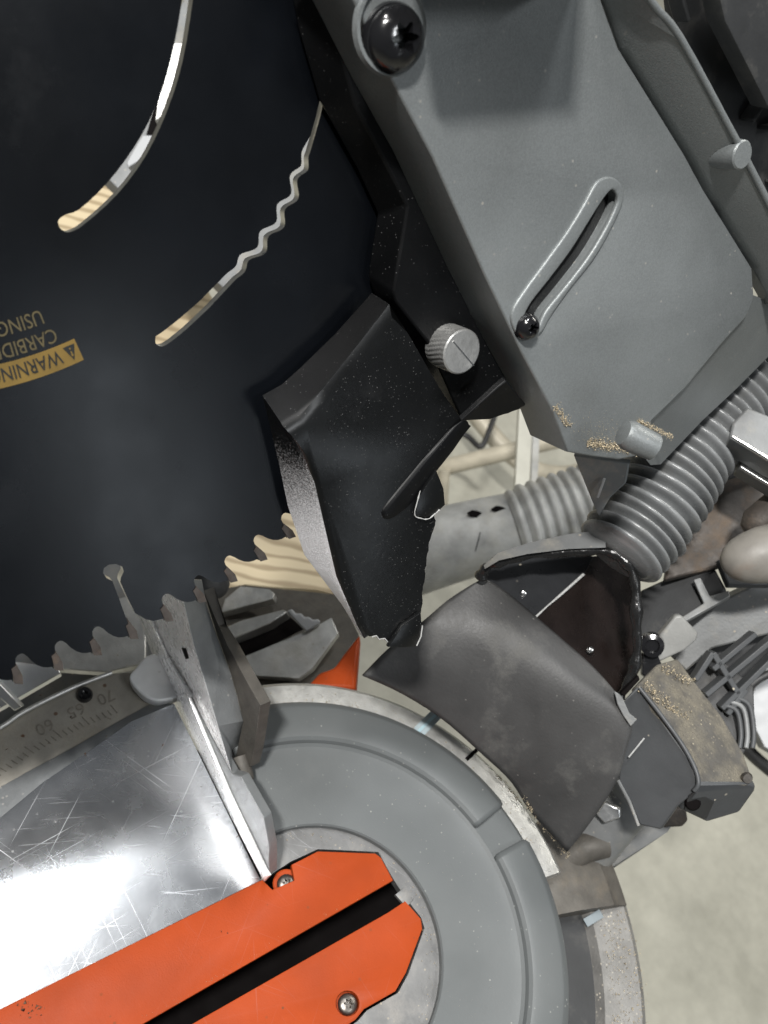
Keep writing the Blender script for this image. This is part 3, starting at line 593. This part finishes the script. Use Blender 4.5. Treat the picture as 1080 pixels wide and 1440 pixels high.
# --- rubber dust chute
edgeA = [V(p) for p in smooth([(510, 950, .352), (547, 911, .354), (597, 873, .356), (633, 843, .358), (677, 814, .36)], 4)]      # left edge, going up
edgeT = [V(p) for p in smooth([(677, 814, .36), (695, 822, .361), (723, 843, .361), (753, 869, .36), (797, 907, .358), (832, 938, .356), (866, 975, .353)], 4)]
edgeR = [V(p) for p in smooth([(866, 975, .353), (881, 1003, .351), (889, 1020, .350), (881, 1050, .351), (867, 1097, .355), (834, 1150, .361), (798, 1197, .368)], 4)]
edgeB = [V(p) for p in smooth([(510, 950, .352), (563, 973, .357), (623, 1010, .362), (680, 1060, .366), (720, 1098, .368), (745, 1138, .369), (770, 1165, .369), (798, 1197, .368)], 4)]
chute = patch('dust_chute', edgeT, edgeA[::-1], edgeB, edgeR, M['rubber'], saw, 26, 0.006, 0.0016)
rimp = [(676, 812, .356), (682, 800, .353), (700, 790, .351), (740, 781, .349), (800, 775, .347), (852, 775, .345), (880, 790, .344), (893, 820, .344), (895, 870, .345), (896, 915, .347), (888, 950, .349), (872, 980, .351)]
inn_c = [(700, 818, .375), (712, 806, .385), (730, 800, .392), (760, 796, .397), (800, 792, .40), (835, 795, .40), (858, 810, .40), (868, 835, .40), (872, 870, .40), (874, 905, .395), (872, 935, .385), (862, 965, .372)]
fold_a, fold_b = (753, 868, .3640), (822, 806, .3660)
slab('chute_face', [(676, 808, .3640), (700, 793, .3720), (745, 782, .3760), (800, 778, .3760), (835, 782, .3760), fold_b, fold_a, (723, 846, .3650)], 0.0012, M['chute'], chute, 0.0003)
slab('chute_face', [fold_b, (835, 782, .3760), (858, 780, .3820), (884, 800, .3900), (892, 850, .3900), (893, 915, .3800), (884, 960, .3680), (868, 978, .3610), (832, 940, .3625), (797, 909, .3635), fold_a], 0.0012, M['chute_brown'], chute, 0.0003)
tube('chute_rim', [V(p) for p in smooth(rimp, 5)], lambda f: 0.0019 + 0.0007 * math.sin(f * 60) * math.sin(f * 23 + 1), M['rim_black'], chute, 12)
loft('chute_shell', [[V(p) for p in [(680, 795, .350), (700, 778, .349), (745, 763, .348), (800, 751, .347), (850, 745, .346)]], [V(p) for p in [(682, 800, .347), (702, 788, .346), (742, 779, .345), (800, 772, .343), (852, 770, .341)]]], M['lit_grey'], chute, 0, (False, False), False, 60)
tube('worn_fold', [V((753, 868, .3636)), V((770, 852, .3641)), V((790, 835, .3646)), V((821, 807, .3656))], lambda f: 0.00025 + 0.00035 * abs(math.sin(f * 7 + 0.6)), M['frac'], chute, 6)
for p in ((736, 834, .366), (830, 914, .362)):
    lathe('rivet', V(p), CC, [(0, 0.0013), (0.0008, 0.0011), (0.0013, 0.0005), (0.0014, 0)], M['chrome'], chute, 14)
slab('torn_edge', [(864, 972, .3475), (874, 978, .3475), (885, 1003, .3470), (896, 1012, .3465), (887, 1022, .3470), (876, 1006, .3475), (868, 990, .3475)], 0.0012, M['lit_grey'], chute, 0.0003)
slab('chute_clip', [(873, 975, .345), (898, 950, .345), (900, 956, .345), (878, 980, .345)], 0.003, M['void'], chute, 0.0003)

# --- support plate between guard and chute
slab('guard_support', [(806, 640, .33), (885, 652, .325), (880, 680, .33), (858, 700, .335), (842, 728, .34), (836, 712, .34), (822, 680, .335)], 0.003, M['paint_dusty'], saw)
bar('support_scratch', V((840, 700, .3335)), V((850, 672, .3300)), 0.0010, 0.0005, M['frac'], saw)

# --- arm parts behind the hose, on the right
slab('arm_plate', [(985, 690, .40), (1010, 655, .40), (1130, 560, .40), (1130, 760, .39), (1000, 800, .385), (935, 815, .385), (940, 780, .39)], 0.006, M['rust'], saw, 0.001)
lathe('plate_hole', V((1027, 711, .3985)), CC, [(0.0, 0.0003), (0.0019, 0.0003), (0.0027, 0.0)], M['void'], saw, 16)
r1 = slab('rail_clamp', [(1051, 572, .345), (1130, 604, .34), (1130, 677, .335), (1027, 614, .34), (1031, 594, .342)], 0.012, M['lit_grey'], saw, 0.0008)
tube('bright_edge', [V((1029, 614, .3395)), V((1130, 676, .334))], 0.0009, M['chrome'], r1, 8)
r2 = slab('rail_clamp', [(1049, 630, .352), (1130, 680, .347), (1130, 712, .345), (1041, 657, .35)], 0.010, M['lit_grey'], saw, 0.0008)
tube('bright_edge', [V((1042, 657, .3495)), V((1130, 711, .3445))], 0.0008, M['chrome'], r2, 8)
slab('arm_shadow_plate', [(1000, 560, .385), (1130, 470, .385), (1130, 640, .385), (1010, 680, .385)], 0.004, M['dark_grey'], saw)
tube('bright_edge', [V((1035, 553, .36)), V((1066, 567, .36))], 0.0006, M['chrome'], saw, 6)
lathe('lever_knob', V((1048, 786, .352)), CU * 0.97 + CW * 0.22, [(0.0, -0.0088), (0.0028, -0.0082), (0.0056, -0.0062), (0.0078, -0.003), (0.0092, 0.001), (0.0102, 0.006), (0.0108, 0.03), (0.0, 0.03)], M['beige'], saw, 32, angle=60)
lathe('lever_stem', V((1064, 738, .362)), CU * 0.75 + CW * 0.6, [(0.0, -0.005), (0.004, -0.004), (0.0066, 0.0), (0.007, 0.02), (0.0, 0.02)], M['rust'], saw, 28, angle=60)
slab('arm_casting', [(900, 830, .40), (955, 805, .395), (1000, 790, .39), (1022, 830, .385), (965, 876, .385), (910, 918, .385), (896, 880, .39)], 0.008, M['dark_grey'], saw, 0.001)
slab('arm_lip', [(1010, 786, .383), (1045, 800, .383), (1130, 815, .383), (1130, 823, .381), (1025, 823, .381)], 0.004, M['housing'], saw)
slab('arm_web', [(975, 815, .384), (985, 812, .384), (998, 838, .382), (1025, 830, .382), (1027, 838, .380), (960, 876, .380), (958, 868, .381), (990, 848, .382)], 0.003, M['lit_grey'], saw, 0.0004)
slab('slide_rail', [(925, 905, .40), (1000, 852, .395), (1130, 790, .39), (1130, 880, .39), (1002, 912, .395), (965, 945, .40)], 0.012, M['lit_grey'], saw, 0.001)
slab('lower_casting', [(960, 900, .412), (1000, 905, .412), (1130, 860, .405), (1130, 905, .405), (1040, 960, .41), (990, 985, .413), (965, 950, .413)], 0.005, M['dark_grey'], saw)
lug = slab('arm_lug', [(918, 905, .372), (950, 866, .37), (958, 865, .37), (982, 890, .37), (980, 900, .37), (963, 914, .37), (925, 932, .372)], 0.006, M['clear'], saw, 0.0008)
lathe('bolt', V((917, 907, .366)), CC - CU * 0.2, [(0.0, 0.0016), (0.0022, 0.0016), (0.0026, 0.003), (0.0042, 0.0026), (0.0046, 0.0), (0.0046, -0.004)], M['gloss_black'], lug, 20)
slab('bolt_bracket', [(905, 915, .368), (925, 920, .368), (938, 950, .366), (920, 962, .366), (903, 948, .366)], 0.003, M['gloss_black'], saw)
# pivot housing
htop = [(896, 964, .356), (925, 934, .366), (953, 926, .372), (990, 978, .372), (1016, 1008, .368), (1046, 1060, .36), (1058, 1096, .352), (1052, 1104, .349), (982, 1100, .343), (972, 1070, .346), (943, 1029, .350)]
hous = slab('pivot_housing', htop, 0.004, M['housing_dust'], saw, 0.0006)
slab('housing_side', [(877, 985, .355), (896, 965, .356), (920, 996, .3535), (943, 1029, .350), (972, 1070, .346), (982, 1100, .343), (979, 1110, .343), (968, 1121, .345), (952, 1135, .350), (930, 1167, .356), (899, 1161, .358), (884, 1125, .360), (869, 1097, .361)], 0.01, M['housing'], hous, 0.0008)
tube('housing_seam', [V(p) for p in smooth([(899, 967, .3545), (930, 1006, .3505), (960, 1048, .3468), (978, 1082, .3432), (982, 1102, .3418), (976, 1112, .3424)], 4)], 0.0008, M['housing'], hous, 8)
slab('housing_front', [(982, 1101, .3425), (1052, 1104, .3485), (1063, 1104, .351), (1062, 1113, .352), (1040, 1143, .357), (994, 1157, .357), (955, 1138, .352), (968, 1121, .346), (979, 1111, .343)], 0.006, M['housing'], hous, 0.001)
slab('housing_recess', [(978, 1113, .3428), (1005, 1127, .3475), (994, 1152, .3535), (962, 1140, .3505), (968, 1122, .3455)], 0.001, M['dark_grey'], hous, 0.0002)
lathe('housing_hole', V((974, 1130, .3468)), CC - CU * 0.3, [(0, 0.0003), (0.0021, 0.0003), (0.0028, -0.001)], M['void'], hous, 18)
lathe('screw', V((1050, 1094, .3495)), CC, [(0, 0.001), (0.0016, 0.001), (0.0022, 0.0)], M['steel'], hous, 14)
bar('housing_scratch', V((884, 1065, .3553)), V((906, 1038, .3527)), 0.0006, 0.0003, M['frac'], hous)
tube('housing_edge', [V(p) for p in [(869, 1097, .3605), (884, 1125, .3595), (894, 1150, .3580), (898, 1161, .3575)]], 0.0006, M['lit_grey'], hous, 6)
# ribbed cover behind the housing
rc = slab('ribbed_cover', [(970, 960, .395), (1000, 915, .395), (1060, 965, .39), (1062, 1030, .385), (1045, 1062, .38), (1010, 1010, .385)], 0.004, M['dark_grey'], saw)
for a, b in (((975, 955), (1000, 917)), ((1000, 917), (1036, 975)), ((990, 976), (1130, 860)), ((1012, 995), (1130, 880)), ((1020, 1003), (1046, 968)), ((1000, 940), (1060, 890))):
    bar('rib', V((*a, .385)), V((*b, .385)), 0.0022, 0.006, M['housing'], rc)
for off in (0, 9, 18):
    tube('rib', [V(p) for p in smooth([(1018 + off, 992 - off * 0.6, .383), (1036 + off, 1000 - off * 0.4, .382), (1042 + off, 1030, .38), (1040 + off, 1052, .378)], 4)], 0.0010, M['lit_grey'] if off == 9 else M['housing'], rc, 8)
# arms under the chute
slab('lower_arm', [(846, 1200, .425), (868, 1165, .425), (905, 1130, .42), (960, 1120, .42), (970, 1140, .42), (938, 1168, .42), (852, 1233, .43), (846, 1222, .43)], 0.012, M['lit_grey'], saw, 0.003)
slab('arm_end', [(930, 1165, .418), (925, 1140, .418), (965, 1135, .418), (968, 1155, .418), (960, 1163, .418)], 0.004, M['rust'], saw, 0.001)
tube('swing_bolt', [V((780, 1225, .42)), V((830, 1180, .415)), V((885, 1110, .405))], 0.013, M['lit_grey'], saw, 24)
tube('swing_collar', [V((800, 1205, .405)), V((822, 1192, .403)), V((850, 1185, .405))], 0.006, M['brown_metal'], saw, 18)
slab('collar_plate', [(838, 1145, .392), (850, 1128, .39), (872, 1138, .388), (872, 1150, .388), (850, 1158, .39)], 0.003, M['alu_clean'], saw)

# --- between fence and deflector: base casting, slots and lever
slab('base_deck', [(285, 835, .50), (340, 822, .51), (478, 836, .50), (505, 892, .48), (470, 945, .465), (430, 985, .455), (350, 985, .45), (310, 900, .48)], 0.02, M['brown_metal'], saw)
slab('deck_bar', [(310, 862, .485), (316, 842, .488), (338, 824, .49), (378, 828, .488), (386, 834, .486), (384, 842, .484)], 0.006, M['alu_dull'], saw)
slab('deck_bar', [(305, 887, .472), (340, 872, .474), (398, 857, .474), (404, 860, .472), (380, 876, .470), (318, 902, .468)], 0.006, M['alu_dull'], saw)
slab('deck_slot', [(316, 900, .474), (404, 864, .477), (426, 884, .474), (336, 930, .466)], 0.001, M['void'], saw, 0)
slab('deck_panel', [(345, 922, .462), (432, 886, .466), (466, 868, .468), (476, 890, .464), (440, 940, .456), (420, 955, .454), (352, 950, .456)], 0.004, M['alu_dull'], saw)
slab('deck_pawl', [(403, 860, .463), (410, 856, .463), (416, 863, .463), (423, 862, .463), (428, 868, .463), (434, 867, .463), (440, 872, .463), (448, 870, .463), (451, 876, .463), (431, 889, .462)], 0.003, M['white'], saw, 0.0008)
slab('orange_lever', [(432, 964, .43), (448, 946, .435), (470, 938, .437), (484, 918, .44), (506, 890, .445), (503, 930, .437), (500, 968, .43)], 0.008, M['orange'], saw, 0.0015)
lathe('cup_washer', V((300, 820, .45)), CC + CU * 0.5, [(0, 0.004), (0.005, 0.004), (0.0075, 0.001), (0.008, -0.008)], M['dark_grey'], saw, 24, angle=60)

# ------------------------------------------------------------------ hoses
def hose(name, path, r, pitch_n, mt, label, parent=None, amp=0.1, seg=40):
    pts = [V(p) for p in smooth(path, 14)]
    # resample evenly so that the ribs are alike
    L = [0]
    for a, b in zip(pts[:-1], pts[1:]): L.append(L[-1] + (b - a).length)
    n = pitch_n * 10; out = []
    for i in range(n + 1):
        d = L[-1] * i / n; j = max(k for k in range(len(L)) if L[k] <= d + 1e-12); j = min(j, len(pts) - 2)
        out.append(pts[j].lerp(pts[j + 1], (d - L[j]) / max(1e-9, L[j + 1] - L[j])))
    rnd = [random.uniform(0.965, 1.03) for _ in range(pitch_n + 2)]
    prof = lambda f: r(f) * rnd[int(f * pitch_n)] * (1 - amp * (0.5 + 0.5 * math.cos(f * pitch_n * 2 * math.pi)) ** 1.6)
    return tube(name, out, prof, mt, parent, seg)
h1 = hose('dust_hose', [(868, 782, .345), (893, 748, .348), (917, 716, .350), (945, 672, .353), (985, 620, .357), (1022, 574, .362), (1080, 505, .37), (1130, 440, .38)], lambda f: 0.0165 + 0.0012 * math.sin(f * 9), 29, M['hose'], '', None, 0.26)
tag(h1, 'dark grey ribbed dust hose running from under the grey guard to the chute', 'hose')
t2 = thing('extraction_hose', 'pale dusty ribbed hose with smooth cuff lying behind the broken deflector', 'hose', tuple(V((640, 760, .62))))
hose('ribbed_tube', [(722, 742, .60), (760, 730, .60), (810, 714, .60), (870, 690, .60), (930, 660, .60)], lambda f: 0.0235 + 0.0035 * f, 14, M['hose_pale'], '', t2, 0.09)
cuffp = [V(p) for p in smooth([(560, 790, .61), (610, 772, .608), (660, 758, .606), (700, 748, .604), (730, 740, .602)], 8)]
cuff = tube('cuff', cuffp, lambda f: 0.0245 - 0.0035 * min(1, max(0, (f - 0.25) * 1.2)), M['hose_pale'], t2, 36)
tube('cuff_band', [V((668, 756, .606)) + ((-CW * math.cos(a) * 0.97 - CU * 0.25 * math.cos(a)) + CC * math.sin(a)) * 0.0232 for a in [k * 2 * math.pi / 40 for k in range(40)]], 0.0006, M['dark_grey'], t2, 6, closed=True)
for x, y in ((667, 722), (701, 716)):
    slab('cuff_hole', [(x - 11, y, .5855), (x - 3, y - 5, .5855), (x + 4, y - 4, .5855), (x + 11, y - 1, .5855), (x + 3, y + 6, .5855), (x - 5, y + 5, .5855)], 0.0008, M['void'], t2, 0)

# ------------------------------------------------------------------ things in the background
tag(tube('stand_tube', [V((600, 670, 1.02)), V((634, 655, 1.0)), V((745, 628, .98)), V((900, 590, .95))], 0.0085, M['tan_tube'], None, 16), 'pale tan stand tube lying level behind the hose cuff', 'tube')
tag(tube('stand_tube', [V((625, 660, .99)), V((622, 700, 1.0)), V((618, 790, 1.02))], 0.006, M['tan_tube'], None, 14), 'short tan upright tube under the left end of the level tube', 'tube')
tag(bar('stand_upright', V((742, 520, .82)), V((728, 780, .86)), 0.012, 0.010, mat('pale_painted_steel', (0.56, 0.55, 0.48), 0.45, 0.1, 0.1), None), 'pale upright steel strut left of the grey guard tip', 'strut')
tag(bar('stand_upright', V((757, 520, .84)), V((746, 780, .88)), 0.006, 0.008, M['hose_pale'], None), 'thin grey upright strut just right of the pale one', 'strut')
tag(tube('power_cord', [V(p) for p in smooth([(620, 600, 1.2), (655, 612, 1.2), (676, 628, 1.19), (690, 600, 1.2), (700, 570, 1.22)], 6)], 0.0035, M['cord'], None, 8), 'thin dark cord draped on the floor beyond the black bracket', 'cord')
tag(tube('floor_hose', [V(p) for p in smooth([(650, 560, 1.3), (720, 640, 1.28), (790, 668, 1.25), (900, 640, 1.2)], 8)], 0.012, M['tan_tube'], None, 12), 'tan hose curving on the floor behind the pale upright strut', 'hose')
tag(tube('cord_loop', [V(p) for p in smooth([(1040, 985, .52), (1058, 962, .52), (1080, 948, .52), (1130, 925, .52)], 6)], 0.0022, M['cord'], None, 8), 'black cord crossing the white panel at the right edge', 'cord')
tag(tube('power_cord', [V(p) for p in smooth([(1040, 1040, .60), (1065, 1068, .60), (1130, 1120, .60)], 6)], 0.004, M['cord'], None, 8), 'black cord slanting down below the white panel', 'cord')
tag(slab('white_panel', [(1050, 1000, .58), (1075, 930, .58), (1160, 900, .58), (1160, 1100, .56), (1075, 1050, .57)], 0.02, M['white'], None, 0.0004), 'bright white plastic panel behind the ribbed cover', 'panel')
slab('deck_extension', [(140, 240, .56), (175, 120, .58), (300, -60, .62), (520, 60, .64), (470, 330, .60), (330, 420, .57)], 0.01, M['lit_grey'], saw)
slab('deck_bar', [(178, 228, .52), (200, 190, .52), (214, 190, .52), (205, 220, .52), (180, 236, .52)], 0.006, M['white'], saw)
slab('deck_slot', [(205, 190, .54), (225, 120, .54), (245, 125, .54), (222, 190, .54)], 0.004, M['void'], saw)
slab('deck_bar', [(218, 170, .515), (224, 120, .515), (240, 60, .515), (258, 60, .515), (235, 160, .515)], 0.006, M['alu_dull'], saw)
wb = Frame((0, 0, -0.16), X_, Y_)
bd = plate('pine_board', wb, [[(-60, 330), (-150, 120), (120, 150), (300, 420), (545, 790), (478, 838), (447, 830), (380, 825), (345, 822), (300, 832)]], 0.02, M['wood'], None, 0.001)
tag(bd, 'pale pine board with curved grain lying behind the blade teeth', 'board')

# ------------------------------------------------------------------ sawdust and crumbs
def crumbs(name, pts, mt, parent, smin, smax):
    bm = bmesh.new()
    for p in pts:
        s = random.uniform(smin, smax); d = [Vector((random.uniform(-1, 1), random.uniform(-1, 1), random.uniform(-1, 1))).normalized() * s * random.uniform(0.5, 1.2) for _ in range(4)]
        v = [bm.verts.new(p + q) for q in d]
        for t in ((0, 1, 2), (0, 1, 3), (0, 2, 3), (1, 2, 3)): bm.faces.new([v[i] for i in t])
    o = obj(name, frombm(bm, name), mt, parent, None); o['kind'] = 'stuff'; return o
def scatter(a, b, wd, n, fr=None, dep=None, lift=0.0):
    out = []
    for _ in range(n):
        f = random.random(); g = random.gauss(0, 0.4) * wd
        p = Vector(a[:2]) * (1 - f) + Vector(b[:2]) * f; t = (Vector(b[:2]) - Vector(a[:2])).normalized(); p += Vector((-t[1], t[0])) * g
        if fr is not None: out.append(fr.P(p) + fr.n * lift)
        else: out.append(V(p, a[2] * (1 - f) + b[2] * f))
    return out
crumbs('sawdust', scatter((825, 622), (905, 634), 9, 1100, B(hp), lift=0.0003) + scatter((780, 570), (800, 600), 8, 260, B(hp), lift=0.0002) + scatter((895, 590), (945, 615), 5, 420, B(hp), lift=0.0004), M['dust'], guard, 0.00012, 0.00042)
crumbs('sawdust', scatter((905, 962, .354), (965, 1015, .356), 14, 260) + scatter((930, 940, .364), (975, 960, .367), 10, 120), M['dust'], hous, 0.0002, 0.0007)
crumbs('sawdust', scatter((735, 1120, .366), (800, 1205, .373), 6, 220) + scatter((700, 1090), (760, 1160), 5, 160, T(-0.006), lift=0.0003), M['dust'], saw, 0.0002, 0.0006)
crumbs('wood_crumbs', [T(-0.0048).P(p) for p in ((57, 978), (8, 1052), (152, 1010), (68, 1044), (36, 1062), (100, 1008), (155, 1012))], M['chip'], scale_plate, 0.0005, 0.0011)
crumbs('wood_crumbs', [T(0.0007).P((random.uniform(25, 62), random.uniform(1408, 1430))) for _ in range(26)] + [T(0.0007).P(p) for p in ((338, 1299), (312, 1310), (497, 1367), (535, 1237), (320, 1312))], M['chip'], ins1, 0.0003, 0.0007)
crumbs('wood_crumbs', [T(0.0003).P(p) for p in ((228, 1048), (49, 1256), (150, 1035), (120, 1060), (335, 1175))], M['chip'], saw, 0.0003, 0.0009)
ring_dust = []
for _ in range(420):
    a = R(random.uniform(88, 172)); rr = 0.0935 + abs(random.gauss(0, 0.0022)); ring_dust.append(Vector((RC.x + rr * math.cos(a), RC.y + rr * math.sin(a), -0.0068)))
for _ in range(160):
    a = R(random.uniform(20, 170)); rr = 0.0425 - abs(random.gauss(0, 0.002)); ring_dust.append(Vector((RC.x + rr * math.cos(a), RC.y + rr * math.sin(a), -0.0020)))
crumbs('sawdust', ring_dust, M['dust'], saw, 0.0001, 0.0004)
crumbs('sawdust', [Vector((RC.x + r_ * math.cos(a_), RC.y + r_ * math.sin(a_), -0.0268)) for r_, a_ in [(random.uniform(0.121, 0.137), R(random.uniform(30, 72))) for _ in range(900)]], M['dust'], saw, 0.00015, 0.0006)
film = []
for _ in range(900):
    x_ = random.gauss(862, 38); y_ = 612 + (x_ - 862) * 0.12 + random.gauss(0, 13)
    if 800 < x_ < 935 and 575 < y_ < 636: film.append(B(hp).P((x_, y_)) + BN * 0.0001)
crumbs('sawdust', film, M['dust'], guard, 0.00005, 0.00018)
film = [T(0.0012).P((random.uniform(400, 760), random.uniform(1010, 1430))) for _ in range(260)]
film = [p for p in film if 0.046 < (p - RC).xy.length < 0.072]
crumbs('sawdust', [p - Z_ * 0.0001 for p in film], M['dust'], bowl, 0.00005, 0.00020)
slot_dust = []
for _ in range(120):
    f = random.random(); p = Vector((201, 1440)).lerp(Vector((553, 1239)), f) + Vector((random.gauss(-3, 3), random.gauss(-5, 3))); slot_dust.append(T(0.0005).P(p))
crumbs('sawdust', slot_dust, M['dust'], ins1, 0.00006, 0.0002)
